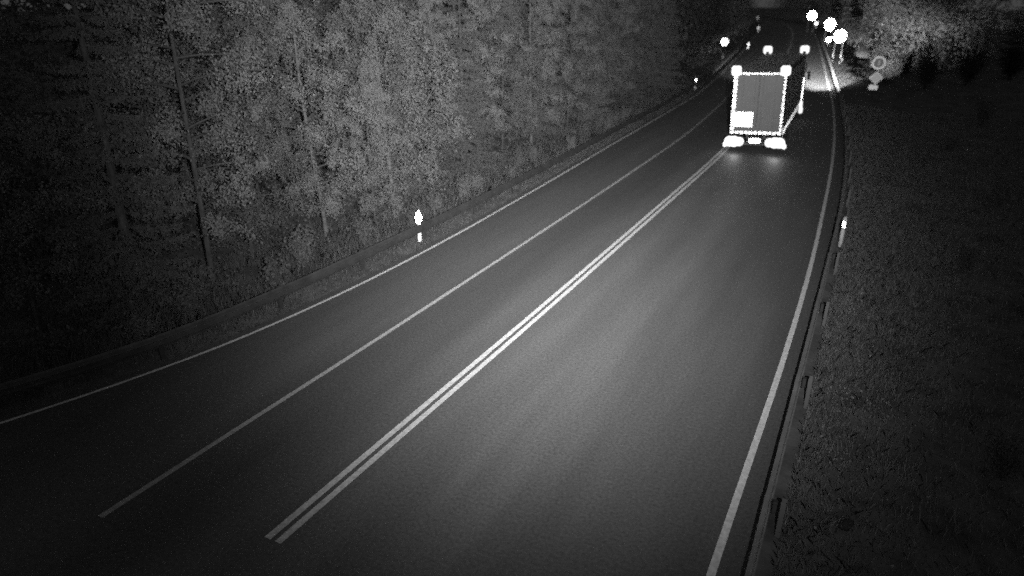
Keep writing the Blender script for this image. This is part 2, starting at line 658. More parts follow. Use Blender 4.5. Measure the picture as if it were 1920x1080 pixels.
def guardrail(f, y0, y1, step, side, label, group, deep=1.0, m='galv'):
    root = empty('guardrail', (float(f(y0)), y0, 0))
    tag(root, label, 'guardrail')
    inv = Matrix.Translation(-root.location)
    y = y0
    top0 = .30
    while y < y1:
        me = beam_mesh(f, y, y + step, side, top0, deep)
        me.transform(inv)
        link('rail_panel', me, M[m], root)
        sl = float(f(y + .1) - f(y - .1)) / .2
        rz = -math.atan(sl)
        po = link('post', POST_LIGHT if m == 'galv_light' else POST, M['galv_dark'], root)
        po.location = (float(f(y)) - side * .13 - root.location.x, y - root.location.y, 0)
        po.rotation_euler = (random.uniform(-.02, .02), random.uniform(-.02, .02), rz + (0 if side < 0 else math.pi))
        sp = link('spacer', SPACER, M['galv_dark'], root)
        sp.location = (float(f(y)) - side * .055 - root.location.x, y - root.location.y, .46)
        sp.rotation_euler = (0, 0, rz)
        if y < 60:
            bo = link('bolt', BOLT, M['galv_dark'], root)
            bo.location = (float(f(y)) + side * .022 - root.location.x, y - root.location.y, .455)
            bo.rotation_euler = (0, 0, rz + (0 if side > 0 else math.pi))
        y += step
    return root


guardrail(fRailL, 8.73 - 3.22 * 4, 122, 3.22, 1, 'long corrugated steel guardrail on posts along the forest side of the road', 'guardrails')
guardrail(fRailR, -3.0, 150, 4.0, -1, 'steel guardrail beside the solid right edge line, in front of the dark grass slope', 'guardrails', 1.3, 'galv_light')


# ------------------------------------------------------------------ delineator posts, signs
def delineator(pos, label, hgt=1.0, rz=0.0, rw=.10, rh=.20, diamond=False, group='roadside delineator posts', glow=.34, g=.9, shaft='plastic'):
    o = empty('delineator_post', pos, rz)
    tag(o, label, 'post', group)
    p = MB()
    a, b = .06, .045
    poly = [(-a, -b * .3), (-a * .6, -b), (a * .6, -b), (a, -b * .3), (a * .7, b), (-a * .7, b)]
    n0 = len(p.v)
    for z, s in ((-.25, 1), (hgt - .05, 1), (hgt, .75)):
        for (x, y) in poly:
            p.v.append((x * s, y * s, z + (.03 * y / b if z > 0 else 0)))
    k = len(poly)
    for i in range(2):
        for s in range(k):
            t = (s + 1) % k
            p.f.append((n0 + i * k + s, n0 + i * k + t, n0 + (i + 1) * k + t, n0 + (i + 1) * k + s))
    p.f.append(tuple(n0 + 2 * k + s for s in range(k)))
    p.build('shaft', M[shaft], o)
    MB().box((0, 0, hgt - .21), (.126, .096, .30), bev=.01).build('black_band', M['black'], o)
    rm = prism_sheet('reflector_sheet', Vector(pos) + Vector((0, 0, hgt - .2)), g, glow)
    q = MB()
    zc = hgt - .2
    if diamond:
        poly = [(-rw / 2, zc), (-rw * .28, zc - rh * .32), (0, zc - rh / 2), (rw * .28, zc - rh * .32), (rw / 2, zc), (rw * .30, zc + rh * .28), (0, zc + rh / 2), (-rw * .30, zc + rh * .28)]
        q.prism(poly, -.072, -.050, 'y')  # diamond outline is the reflector's glare, built as a plate
    else:
        q.box((0, -.056, zc), (rw, .016, rh), bev=.006)  # far reflectors are oversized: their bloom is built into the plate
    q.build('reflector', rm, o)
    return o


delineator((-12.44, 18.12, -.06), 'white delineator post with reflector enlarged to its diamond-shaped glare just behind the left guardrail', 1.02, .5, .25, .46, True, g=.35)
delineator((.02, 23.7, -.1), 'grey delineator post with small bright reflector behind the right guardrail', 1.0, -.02, .10, .22, g=.2, shaft='grey_plastic')
delineator((-13.9, 64.4, -.05), 'small distant delineator post on the left verge level with the trailer roof', 1.0, .2, .10, .22)
delineator((-18.6, 122.3, -.02), 'faint delineator post beside the left rail, just before the far bend', 1.0, .15, .30, .36, group='far delineator posts', g=.10, glow=.4)
delineator((-27.0, 190.2, 0), 'faint delineator reflector at the start of the far left bend, lower of two', 1.2, .15, .5, .55, group='far delineator posts', g=.10, glow=.4)
delineator((-41.5, 286.5, 0), 'faintest delineator reflector, highest on the far left bend', 1.5, .15, .75, .8, group='far delineator posts', g=.16, glow=.4)
delineator((-7.9, 140.5, -.02), 'bright white delineator reflector low beside the far right edge line', 1.1, .06, .62, .62, group='far delineator posts', g=.9)
delineator((-16.6, 226.9, 0), 'grey ringed delineator reflector under the farthest round sign', 1.4, .06, .8, .8, group='far delineator posts', g=.25)


def disc_sign(pos, label, dia, zc, two_posts=True, rz=0.0, glow=.25, group=None, tall=1.0, g=.22):
    o = empty('round_sign', pos, rz)
    tag(o, label, 'road sign', group)
    off = dia * .30 if two_posts else 0
    for s in ((-1, 1) if two_posts else (0,)):
        MB().tube([(s * off, .05, -.3), (s * off, .05, zc + dia * .35)], .045, 8).build('post', M['sign_grey'], o)
    pl = MB()
    n = 32
    ring = [(dia / 2 * math.cos(2 * math.pi * i / n), zc + tall * dia / 2 * math.sin(2 * math.pi * i / n)) for i in range(n)]
    pl.prism(ring, -.02, .0, 'y')  # farther signs are oversized, their bloom built into the diameter
    plate = pl.build('plate', M['sign_grey'], o)
    fc = MB()
    ring2 = [(dia * .485 * math.cos(2 * math.pi * i / n), zc + tall * dia * .485 * math.sin(2 * math.pi * i / n)) for i in range(n)]
    fc.prism(ring2, -.027, -.022, 'y')
    fc.build('reflective_face', prism_sheet('sign_sheet', Vector(pos) + Vector((0, 0, zc)), g, glow), plate)
    return o


disc_sign((-4.35, 100.0, -.22), 'glowing white round sign on two posts, nearest of the three on the right verge', 1.48, 3.35, True, .02, group='glowing round signs by the road')
disc_sign((-7.95, 139.0, -.22), 'glowing white oval sign, middle of the three on the right verge', 1.75, 3.6, True, .02, group='glowing round signs by the road', tall=1.15, g=.34)
disc_sign((-15.6, 196.2, -.2), 'glowing white round sign, farthest of the three on the right verge', 2.1, 3.95, True, .05, group='glowing round signs by the road', g=.55)
disc_sign((-17.1, 93.5, -.2), 'glowing white round sign on one post, alone on the left verge before the forest', .96, 2.7, False, .15, group='glowing round signs by the road')

# the stacked sign post at the right: round plate over diamond over small panel
so = empty('sign_post', (.33, 65.3, -.38), .02)
tag(so, 'tall signpost right of the truck with round, diamond and small rectangular plates', 'road sign')
MB().tube([(0, .06, -.4), (0, .06, 3.55)], .04, 8).build('post', M['galv_dark'], so)
n = 32


def ringpoly(r, zc):
    return [(r * math.cos(2 * math.pi * i / n), zc + r * math.sin(2 * math.pi * i / n)) for i in range(n)]


SP = (.33, 65.3, 2.0)
PL = prism_sheet('sign_white_sheet', SP, .48, .44)
PD = prism_sheet('sign_dark_print', SP, .12, .44)
PG = prism_sheet('sign_grey_sheet', SP, .30, .44)
rp = MB().prism(ringpoly(.52, 3.02), -.02, 0, 'y').build('round_plate', PL, so)
MB().prism(ringpoly(.36, 3.02), -.026, -.022, 'y').build('dark_centre', PD, rp)
MB().box((.02, -.029, 3.02), (.09, .004, .42)).build('stroke', PG, rp)
dz = 1.86
dp = MB().prism([(-.52, dz), (0, dz - .52), (.52, dz), (0, dz + .52)], -.02, 0, 'y').build('diamond_plate', PL, so)
MB().prism([(-.44, dz), (0, dz - .44), (.44, dz), (0, dz + .44)], -.026, -.022, 'y').build('diamond_face', PG, dp)
MB().box((-.08, -.01, 1.12), (.66, .02, .38), bev=.008).build('lower_plate', PL, so)

# the mast that carries the infrared floodlight
ms = empty('lamp_mast', (LAMP.x, LAMP.y - .55, -.3))
tag(ms, 'steel mast carrying the infrared floodlight that lights the road', 'mast')
MB().tube([(0, 0, -.3), (0, 0, 8.0)], [.09, .06], 12).build('pole', M['galv_light'], ms)
MB().box((0, .16, 7.8), (.06, .26, .06)).build('bracket', M['galv_dark'], ms)
fh = MB().box((0, .36, 7.8), (.34, .18, .26), bev=.03).build('floodlight', M['black'], ms)
MB().box((0, .456, 7.8), (.30, .008, .22)).build('lens', M['glass'], fh)

# dark stone in the grass
st = MB()
for k, (z, r) in enumerate(((-.05, .16), (.03, .18), (.09, .13), (.12, .05))):
    for i in range(9):
        t = 2 * math.pi * i / 9
        rr = r * random.uniform(.8, 1.15)
        st.v.append((rr * 1.3 * math.cos(t), rr * .8 * math.sin(t), z + random.uniform(-.01, .01)))
for k in range(3):
    for i in range(9):
        j = (i + 1) % 9
        st.f.append((k * 9 + i, k * 9 + j, (k + 1) * 9 + j, (k + 1) * 9 + i))
st.f.append(tuple(range(27, 36)))
sto = st.build('stone', M['stone'])
sto.location = (.82, 9.7, float(ground_z(.82, 9.7)) + .02)
sto.rotation_euler = (0, 0, .9)
sto.scale = (.62, .62, .8)
tag(sto, 'small dark stone lying in the grass near the lower right', 'stone')

# ------------------------------------------------------------------ articulated truck
TR = empty('articulated_truck', (-4.80, 37.6, .03), R(1.6))
TR.rotation_euler.y = R(-2.2)                              # the bend is banked to the left
tag(TR, 'articulated lorry with box trailer outlined in bright reflective tape, tail lamps lit', 'truck')
TP = Vector((-4.72, 37.6, 0))
TAPE = prism_sheet('contour_tape', TP + Vector((0, 0, 2.4)), .20, .36)
TAPE2 = prism_sheet('side_tape', TP + Vector((1.2, 6, 1.1)), .42, .5)
TAPE3 = prism_sheet('front_edge_tape', TP + Vector((1.0, 13.5, 2.0)), .9, .42)
W2, LT, ZB, ZT = 1.275, 13.6, .98, 4.0
body = MB().box((0, LT / 2, (ZB + ZT) / 2), (W2 * 2, LT, ZT - ZB), bev=.03).build('trailer_body', M['curtain'], TR)
MB().box((0, LT / 2, ZT + .012), (W2 * 2 - .12, LT - .12, .02)).build('roof_sheet', M['roof'], body)
for i in range(12):                                        # roof bows
    MB().box((0, .8 + i * 1.1, ZT + .03), (W2 * 2 - .2, .05, .02)).build('roof_bow', M['roof'], body)
for i in range(9):                                         # curtain straps on the visible right side
    MB().box((W2 + .006, 1.2 + i * 1.35, 2.45), (.012, .05, 2.7)).build('curtain_strap', M['steel'], body)
for s in (-1, 1):
    d = MB().box((s * .602, -.022, 2.47), (1.198, .04, 2.86), bev=.012).build('rear_door', M['door'], TR)
    for xx in (.18, .78):
        MB().tube([(s * xx, -.06, 1.08), (s * xx, -.06, 3.86)], .009, 6).build('locking_bar', M['door'], d)
        MB().box((s * xx + s * .10, -.065, 1.75), (.24, .02, .035)).build('handle', M['steel'], d)
    for zz in (1.3, 2.1, 2.9, 3.6):
        MB().box((s * 1.15, -.05, zz), (.12, .02, .07)).build('hinge', M['steel'], d)


def tape_v(x, w, z0, z1, n):
    h = (z1 - z0) / n
    for i in range(n):
        MB().box((x, -.052, z0 + (i + .5) * h), (w * random.uniform(.8, 1.08), .012, h - .05)).build('contour_tape', TAPE, TR)


def tape_h(z, w, x0, x1, n):
    h = (x1 - x0) / n
    for i in range(n):
        MB().box((x0 + (i + .5) * h, -.055, z), (h - .055, .012, w * random.uniform(.75, 1.1))).build('contour_tape', TAPE, TR)


tape_v(-1.16, .18, 1.10, 3.82, 15)
tape_v(1.19, .105, 1.10, 3.82, 15)
tape_h(3.90, .09, -1.26, 1.26, 19)
tape_h(1.00, .12, -1.26, 1.26, 11)
MB().box((-.62, -.085, 1.66), (.86, .018, .72), bev=.006).build('reflective_board', prism_sheet('board_sheet', TP + Vector((-.6, 0, 1.7)), .20, .36), TR)
for s in (-1, 1):                                          # upper corner marker lamps
    hb = MB().box((s * 1.16, -.06, 4.04), (.46, .20, .46), bev=.15).build('marker_lamp', M['marker'], TR)
    MB().box((s * 1.16, .05, 3.98), (.22, .06, .22)).build('lamp_mount', M['black'], hb)
    hb = MB().box((s * 1.14, LT + .02, 4.24), (.54, .24, .48), bev=.17).build('marker_lamp', M['marker'], TR)
    MB().box((s * 1.14, LT - .10, 4.05), (.22, .10, .22)).build('lamp_mount', M['black'], hb)
# rear lights: a bank of three lamps and an outrigger on each side
for s in (-1, 1):
    cl = MB().box((s * .98, -.02, .52), (.96, .16, .60), bev=.05).build('tail_light', M['black'], TR)
    for k, (dx, r) in enumerate(((-.26, .22), (.0, .27), (.22, .26))):
        MB().lathe([(.0, r), (-.04, r), (-.075, r * .7), (-.09, r * .2)], (s * (1.0 + s * dx * 0 + dx), -.10 - .004 * k, .54), 'y', 20).build('lamp', M['tail'], cl)
    MB().tube([(s * 1.26, .02, .5), (s * 1.46, -.03, .36)], .03, 6).build('outrigger_arm', M['black'], cl)
    MB().box((s * 1.42, -.06, .36), (.26, .14, .24), bev=.07).build('outrigger_lamp', M['tail'], cl)
MB().box((0, .0, .60), (.80, .06, .34), bev=.01).build('plate_holder', M['black'], TR)
pn = []
for i in range(28):
    t = 2 * math.pi * i / 28
    pn.append((.30 * math.copysign(abs(math.cos(t)) ** .55, math.cos(t)), .60 + .13 * math.copysign(abs(math.sin(t)) ** .7, math.sin(t))))
MB().prism(pn, -.05, -.032, 'y').build('number_plate', prism_sheet('plate_sheet', TP + Vector((0, 0, .7)), .22, .36), TR)
MB().box((0, .1, .40), (2.2, .10, .12), bev=.02).build('underrun_bar', M['steel'], TR)
for s in (-1, 1):
    MB().box((s * .9, .45, .45), (.55, .02, .55)).build('mudflap', M['black'], TR)
    MB().box((s * .42, LT / 2, .80), (.10, LT - .6, .30)).build('chassis_rail', M['steel'], TR)
    sk = MB().box((s * (W2 - .02), 7.6, .74), (.04, 4.6, .42)).build('side_guard', M['steel'], TR)
# braided-looking tape along the lower right edge: slanted pieces
for i in range(11):
    y0 = .2 + i * .98
    for (a, b, zlo, zhi) in ((0, .32, .0, .09), (.32, .64, .0, .09)):
        up = 1 if a == 0 else -1         # chevron pieces
        zc = 1.02
        h = .095
        zmid0 = zc + (-.07 if up > 0 else .07)
        zmid1 = zc + (.07 if up > 0 else -.07)
        mb = MB()
        x = W2 + .012
        mb.v = [(x, y0 + a, zmid0 - h), (x, y0 + b, zmid1 - h), (x, y0 + b, zmid1 + h), (x, y0 + a, zmid0 + h),
                (x + .008, y0 + a, zmid0 - h), (x + .008, y0 + b, zmid1 - h), (x + .008, y0 + b, zmid1 + h), (x + .008, y0 + a, zmid0 + h)]
        mb.f = [(0, 3, 2, 1), (4, 5, 6, 7), (0, 1, 5, 4), (1, 2, 6, 5), (2, 3, 7, 6), (3, 0, 4, 7)]
        mb.build('side_tape', TAPE2, TR)
for i in range(4):
    MB().box((W2 + .03, 13.42, 1.22 + i * .36), (.05, .22, .34)).build('front_edge_tape', TAPE3, TR)
SIDE = emit('side_lamp_glow', 1.2)
MB().box((W2 + .05, 12.6, .92), (.20, .34, .40), bev=.07).build('side_lamp', SIDE, TR)
MB().box((W2 + .12, 11.9, .62), (.22, .34, .42), bev=.07).build('side_lamp', SIDE, TR)


def wheel(x, y, r=.5, w=.30, parent=TR, s=1):
    t = MB().lathe([(-w / 2, r * .62), (-w / 2, r * .93), (-w * .38, r), (w * .38, r), (w / 2, r * .93), (w / 2, r * .62)], (x, y, r), 'x', 24).build('wheel', M['tyre'], parent, False)
    MB().lathe([(s * (w / 2 + .004), r * .58), (s * (w / 2 - .06), r * .45), (s * (w / 2 - .04), r * .2), (s * (w / 2 + .02), r * .14)], (x, y, r), 'x', 18).build('rim', M['galv'], t)


for s in (-1, 1):
    for yy in (2.0, 3.31, 4.62):
        wheel(s * 1.08, yy, s=s)
# tractor unit
YT = LT - 1.1
MB().box((0, YT + 1.9, .78), (.9, 5.2, .28), bev=.03).build('tractor_chassis', M['steel'], TR)
for s in (-1, 1):
    wheel(s * 1.05, YT + .3, s=s)
    wheel(s * 1.08, YT + 3.75, .5, .28, s=s)
    MB().lathe([(0, .28), (.06, .33), (1.1, .33), (1.16, .28)], (s * .98, YT + 1.2, .78), 'y', 14).build('fuel_tank', M['steel'], TR)
    MB().box((s * 1.42, YT + 4.15, 2.35), (.18, .10, .62), bev=.04).build('mirror', M['black'], TR)
    MB().tube([(s * 1.2, YT + 4.2, 2.6), (s * 1.42, YT + 4.18, 2.6)], .02, 6).build('mirror_arm', M['black'], TR)
prof = [(YT + 2.35, 1.0), (YT + 4.75, .95), (YT + 4.82, 1.9), (YT + 4.55, 2.95), (YT + 4.1, 3.2), (YT + 2.9, 3.75), (YT + 2.35, 3.8)]
cabo = MB().prism(prof, -1.22, 1.22, 'x').build('cab', M['cab'], TR)
MB().prism([(YT + 4.80, 1.95), (YT + 4.84, 1.97), (YT + 4.60, 2.88), (YT + 4.56, 2.86)], -1.08, 1.08, 'x').build('windscreen', M['glass'], cabo)
for s in (-1, 1):
    MB().box((s * 1.225, YT + 3.95, 2.3), (.02, .8, .7)).build('side_window', M['glass'], cabo)
    MB().box((s * 1.225, YT + 3.55, 1.55), (.018, 1.05, .75)).build('cab_door', M['cab'], cabo)
MB().box((0, YT + 4.78, .62), (2.4, .30, .48), bev=.06).build('front_bumper', M['cab'], TR)
for s in (-1, 1):
    hl = MB().box((s * .92, YT + 4.92, .78), (.42, .06, .20), bev=.02).build('headlight', M['head'], TR)
# headlamp beams (low beam: wide, flat), plus the weak upward spill every headlamp has
fw = Vector((-math.sin(R(1.6)), math.cos(R(1.6)), 0))
rt = Vector((fw.y, -fw.x, 0))
for s in (-1, 1):
    p = TP + fw * (YT + 5.05) + rt * (s * .92) + Vector((0, 0, .80))
    if s > 0:
        spot('headlamp_low_beam', p, p + fw * 16 + rt * .75 + Vector((0, 0, -.44)), 1350000, 8.5, 2.3, .7, .05)
    else:
        spot('headlamp_low_beam', p, p + fw * 16 + rt * -.6 + Vector((0, 0, -.34)), 520000, 20, 2.3, 1.0, .05)
    q = TP - fw * .22 + rt * (s * 1.0) + Vector((0, 0, .54))
    spot('tail_lamp_light', q, q - fw * 2.2 + Vector((0, 0, -.55)), 22, 62, 50, 1.0, .12)
p = TP + fw * (YT + 5.05) + rt * .92 + Vector((0, 0, .80))
spot('headlamp_spill', p, p + fw * 60 + rt * 4.6 + Vector((0, 0, 3.0)), 470000, 19, 6.6, 1.0, .08)


# ------------------------------------------------------------------ vegetation
def leaf_quads(c, size, aspect=.6, droop=0.0, rg=rng):
    """rhombic leaves at points c (N,3), random orientation"""
    N = len(c)
    d = rg.normal(size=(N, 3))
    d[:, 2] -= droop * 1.4
    d /= np.linalg.norm(d, axis=1)[:, None]
    e = rg.normal(size=(N, 3))
    e -= d * (e * d).sum(1)[:, None]
    e /= np.linalg.norm(e, axis=1)[:, None]
    s = size * rg.uniform(.65, 1.3, N)[:, None]
    a = d * s * .5
    b = e * s * .5 * aspect
    V = np.stack([c - a, c + b - a * .1, c + a, c - b - a * .1], 1).reshape(-1, 3)
    F = np.arange(4 * N).reshape(N, 4)
    return V, F


def limbs_mesh(name, paths, sides=5):
    mb = MB()
    for pts, rad in paths:
        mb.tube(pts, rad, sides)
    return mb.mesh(name)


def broadleaf(seed, h, z0, spread, n_limb, leaves, leaf=.10, droop=.5, weep=.7, trunk_r=.09, lean=.3, mat_leaf='leaf', bark='birch_bark'):
    rg = np.random.default_rng(seed)
    lx, ly = rg.normal(0, lean, 2)

    def tp(t):
        return Vector((lx * t * t + .12 * math.sin(t * 5 + seed), ly * t * t + .12 * math.cos(t * 4 + seed), h * t))
    trunk = [(tp(t), trunk_r * (1 - .85 * t) + .008) for t in np.linspace(0, 1, 12)]
    trunk[0] = (tp(0) - Vector((0, 0, .4)), trunk_r * 1.35)
    tmb = MB().tube([p for p, r in trunk], [r for p, r in trunk], 8)
    paths = []
    pts = []
    per = leaves // n_limb
    for i in range(n_limb):
        t = z0 / h + (1 - z0 / h) * ((i + rg.uniform(0, 1)) / n_limb)
        az = i * 2.39996 + rg.normal(0, .3)
        u = (t - z0 / h) / (1 - z0 / h)
        ln = spread * (.55 + .45 * math.sin(math.pi * min(1, u * 1.1 + .12))) * rg.uniform(.65, 1.2) * (1 - .55 * max(0, u - .6) / .4)
        b0 = tp(min(t, .97))
        el = rg.uniform(.15, .75)
        P = []
        for q in np.linspace(0, 1, 6):
            r_ = ln * q
            zz = ln * (math.sin(el) * q - droop * .55 * q * q)
            P.append(b0 + Vector((math.cos(az + .35 * q) * r_, math.sin(az + .35 * q) * r_, zz)))
        paths.append((P, [.028 * (1 - .8 * q) + .005 for q in np.linspace(0, 1, 6)]))
        PA = np.array(P)
        # leaves hang on twigs in clumps
        ncl = max(4, int(ln * 6))
        for c in range(ncl):
            q = .22 + .78 * rg.uniform() ** .8
            k = min(int(q * 5), 4)
            o = PA[k] + (PA[k + 1] - PA[k]) * (q * 5 - k)
            o = o + rg.normal(0, .10, 3)
            m = max(6, int(per / ncl * rg.uniform(.4, 1.7)))
            tw = rg.uniform(.3, 1.0) * weep
            s = rg.uniform(0, 1, m)
            side = rg.normal(0, .22, 2)
            cl = np.stack([o[0] + side[0] * s, o[1] + side[1] * s, o[2] - tw * s ** 1.2], 1) + rg.normal(0, .085, (m, 3))
            pts.append(cl)
    c = np.concatenate(pts)
    V, F = leaf_quads(c, leaf, .62, .6, rg)
    cm = npmesh('crown', V, F)
    nf = len(tmb.f)
    for P, r_ in paths:
        tmb.tube(P, r_, 5)
    tm = tmb.mesh('trunk')
    tm.materials.append(M[bark])
    tm.materials.append(M['twig'])
    tm.polygons.foreach_set('material_index', [0] * nf + [1] * (len(tm.polygons) - nf))
    return dict(trunk=(tm, M[bark]), crown=(cm, M[mat_leaf]))


def spruce(seed, h, z0, spread, needles=1.0, trunk_r=.13):
    rg = np.random.default_rng(seed)
    tm = MB().tube([(0, 0, -.4), (0, 0, .3), (.03, .02, h * .5), (0, 0, h)], [trunk_r * 1.3, trunk_r, trunk_r * .6, .01], 8)
    paths, pts, dirs = [], [], []
    z = z0
    while z < h * .97:
        u = (z - z0) / (h - z0)
        ln0 = spread * (1 - u) ** .8 + .15
        for k in range(int(rg.integers(6, 9))):
            az = rg.uniform(0, 2 * math.pi)
            ln = ln0 * rg.uniform(.7, 1.15)
            P = []
            for q in np.linspace(0, 1, 5):
                P.append(Vector((math.cos(az) * ln * q, math.sin(az) * ln * q, z + ln * (-.28 * q + .20 * q * q))))
            paths.append((P, [.018 * (1 - .8 * q) + .003 for q in np.linspace(0, 1, 5)]))
            PA = np.array(P)
            nt_ = max(3, int(ln * 11))
            for j in range(nt_):
                q = .12 + .88 * (j + rg.uniform()) / nt_
                kk = min(int(q * 4), 3)
                o = PA[kk] + (PA[kk + 1] - PA[kk]) * (q * 4 - kk)
                for sd in (-1, 1):
                    tl = ln * .30 * (1.1 - q * .75) * rg.uniform(.6, 1.2) + .06
                    a2 = az + sd * rg.uniform(.6, 1.1)
                    m = max(3, int(tl * 26 * needles))
                    s = rg.uniform(0, 1, m)
                    cl = o + np.stack([math.cos(a2) * tl * s, math.sin(a2) * tl * s, -tl * .45 * s], 1) + rg.normal(0, .022, (m, 3))
                    pts.append(cl)
        z += rg.uniform(.24, .40)
    c = np.concatenate(pts)
    V, F = leaf_quads(c, .11, .28, .5, rg)
    for P, r_ in paths:
        tm.tube(P, r_, 4)
    return dict(trunk=(tm.mesh('trunk'), M['bark']), crown=(npmesh('crown', V, F), M['needle']))


def pine(seed, h=14.0, trunk_r=.14):
    rg = np.random.default_rng(seed)
    P = [Vector((.10 * math.sin(t * 6 + seed), .10 * math.cos(t * 5 + seed), h * t - (.4 if t == 0 else 0))) for t in np.linspace(0, 1, 10)]
    tm = MB().tube(P, [trunk_r * (1.15 - .8 * t) for t in np.linspace(0, 1, 10)], 8)
    paths, pts = [], []
    for i in range(26):
        z = rg.uniform(2.0, h * .95)
        ln = rg.uniform(.3, .9) if z < h * .5 else rg.uniform(.9, 2.0)
        az = rg.uniform(0, 6.28)
        Q = [Vector((math.cos(az) * ln * q, math.sin(az) * ln * q, z + .12 * ln * q - .2 * ln * q * q)) for q in np.linspace(0, 1, 4)]
        paths.append((Q, [.018, .013, .009, .004]))
        if z > h * .42:
            e = np.array(Q[-1])
            pts.append(e + rg.normal(0, .33, (150, 3)))
    V, F = leaf_quads(np.concatenate(pts), .16, .25, .1, rg)
    for Q, r_ in paths:
        tm.tube(Q, r_, 4)
    return dict(trunk=(tm.mesh('trunk'), M['bark']), crown=(npmesh('crown', V, F), M['needle']))


def shrub(seed, h=1.5, leaves=1500, leaf=.09, mat_leaf='weed'):
    rg = np.random.default_rng(seed)
    paths, pts = [], []
    for i in range(11):
        az = rg.uniform(0, 6.28)
        sp = rg.uniform(.15, .75) * h * .5
        hh = h * rg.uniform(.55, 1.05)
        P = [Vector((math.cos(az) * sp * q ** 1.3, math.sin(az) * sp * q ** 1.3, hh * q - .1 * (q == 0))) for q in np.linspace(0, 1, 5)]
        paths.append((P, [.012, .010, .008, .006, .003]))
        PA = np.array(P)
        m = leaves // 11
        q = rg.uniform(.2, 1, m) ** .8
        k = np.minimum((q * 4).astype(int), 3)
        o = PA[k] + (PA[k + 1] - PA[k]) * (q * 4 - k)[:, None]
        pts.append(o + rg.normal(0, .11 * h / 1.2, (m, 3)))
    V, F = leaf_quads(np.concatenate(pts), leaf, .6, .2, rg)
    return dict(stems=(limbs_mesh('stems', paths, 4), M['twig']), crown=(npmesh('crown', V, F), M[mat_leaf]))


PROTO = dict(
    birch=[broadleaf(11, 9.5, 1.1, 2.1, 42, 34800, 0.060, .5, .6, .065),
           broadleaf(12, 10.5, 1.8, 2.1, 42, 34800, 0.064, .45, .5, .07, .5, bark='bark'),
           broadleaf(13, 9.0, .6, 2.0, 40, 31900, 0.060, .55, .7, .06, bark='bark')],
    weeping=[broadleaf(21, 9.5, 1.7, 2.6, 46, 43500, 0.060, .9, 1.5, .075, .3),
             broadleaf(22, 10.0, 2.4, 2.4, 46, 37700, 0.060, .8, 1.3, .07, .4, bark='bark')],
    aspen=[broadleaf(31, 9.5, 1.4, 2.1, 40, 29000, 0.072, .3, .35, .06, .4, 'leaf2', 'bark'),
           broadleaf(32, 8.5, .6, 1.9, 40, 29000, 0.068, .35, .4, .055, .5, 'leaf2', 'bark')],
    spruce=[spruce(41, 10.5, .4, 2.0, 1.7), spruce(42, 9.0, .25, 1.8, 1.7)],
    pine=[pine(51), pine(52)],
    bush=[shrub(64, 1.3, 2600, .07, 'thicket'), shrub(65, 1.5, 2600, .07, 'thicket')],
    shrub=[shrub(61, 1.3), shrub(62, 1.0, 1300), shrub(63, 1.7, 1900)],
)
ORD = ['first', 'second', 'third', 'fourth', 'fifth', 'sixth', 'seventh', 'eighth', 'ninth', 'tenth', 'eleventh', 'twelfth', 'thirteenth',
       'fourteenth', 'fifteenth', 'sixteenth', 'seventeenth', 'eighteenth', 'nineteenth', 'twentieth']
NAME = dict(birch='birch_tree', weeping='weeping_birch_tree', aspen='aspen_tree', spruce='spruce_tree', pine='pine_tree', shrub='shrub', bush='bush')


def plant(kind, x, y, label=None, group=None, sc=1.0, var=None, rz=None, cat='tree'):
    v = random.randrange(len(PROTO[kind])) if var is None else var
    o = empty(NAME[kind], (x, y, float(ground_z(x, y)) - .02), random.uniform(0, 6.28) if rz is None else rz)
    o.scale = (sc, sc, sc * random.uniform(.95, 1.08))
    for pn_, (me, mt) in PROTO[kind][v].items():
        link(pn_, me, mt, o)
    tag(o, label, cat, group)
    return o


# forest beyond the left guardrail: rows set back from the rail
trees = []          # (kind, x, y, scale, variant, row)
rr = random.Random(3)
y = 6.0
seq = ['birch', 'aspen', 'spruce', 'birch', 'aspen', 'birch', 'spruce']
i = 0
while y < 66:
    k = seq[i % len(seq)]
    x = float(fRailL(y)) - rr.uniform(3.3, 4.6)
    if not (14.0 < y < 23.5):
        trees.append([k, x, y, rr.uniform(.85, 1.1), None, 'front'])
    y += rr.uniform(2.0, 2.9)
    i += 1
# the bright group behind the nearest delineator post
trees += [['birch', -16.2, 14.6, .95, 2, 'front'], ['birch', -15.6, 17.1, 1.0, 0, 'front'], ['weeping', -15.6, 20.9, 1.0, 0, 'front'],
          ['aspen', -15.0, 19.0, .7, 1, 'front'], ['spruce', -16.5, 23.3, .85, 1, 'front']]
y = 7.0
seq2 = ['pine', 'spruce', 'birch', 'pine', 'aspen', 'weeping', 'spruce', 'birch']
i = 0
while y < 72:
    k = seq2[i % len(seq2)]
    x = float(fRailL(y)) - rr.uniform(6.3, 8.4)
    trees.append([k, x, y, rr.uniform(.95, 1.2), None, 'middle'])
    y += rr.uniform(2.5, 3.5)
    i += 1
y = 9.0
seq3 = ['spruce', 'pine', 'birch', 'aspen', 'spruce']
i = 0
while y < 70:
    k = seq3[i % len(seq3)]
    x = float(fRailL(y)) - rr.uniform(10.5, 14.0)
    trees.append([k, x, y, rr.uniform(1.05, 1.3), None, 'back'])
    y += rr.uniform(3.0, 4.2)
    i += 1
WORDS = dict(birch='leafy birch', weeping='drooping weeping birch', aspen='slim aspen', spruce='dense spruce', pine='bare-trunked pine')
cnt = {}
for k, x, y, s, v, row in sorted(trees, key=lambda t: t[2]):
    c = cnt.get((k, row), 0)
    cnt[(k, row)] = c + 1
    o = ORD[c] if c < len(ORD) else 'last'
    plant(k, x, y, f'{WORDS[k]}, {o} such from the left in the forest\'s {row} row', f'forest trees behind the left guardrail', s, v)

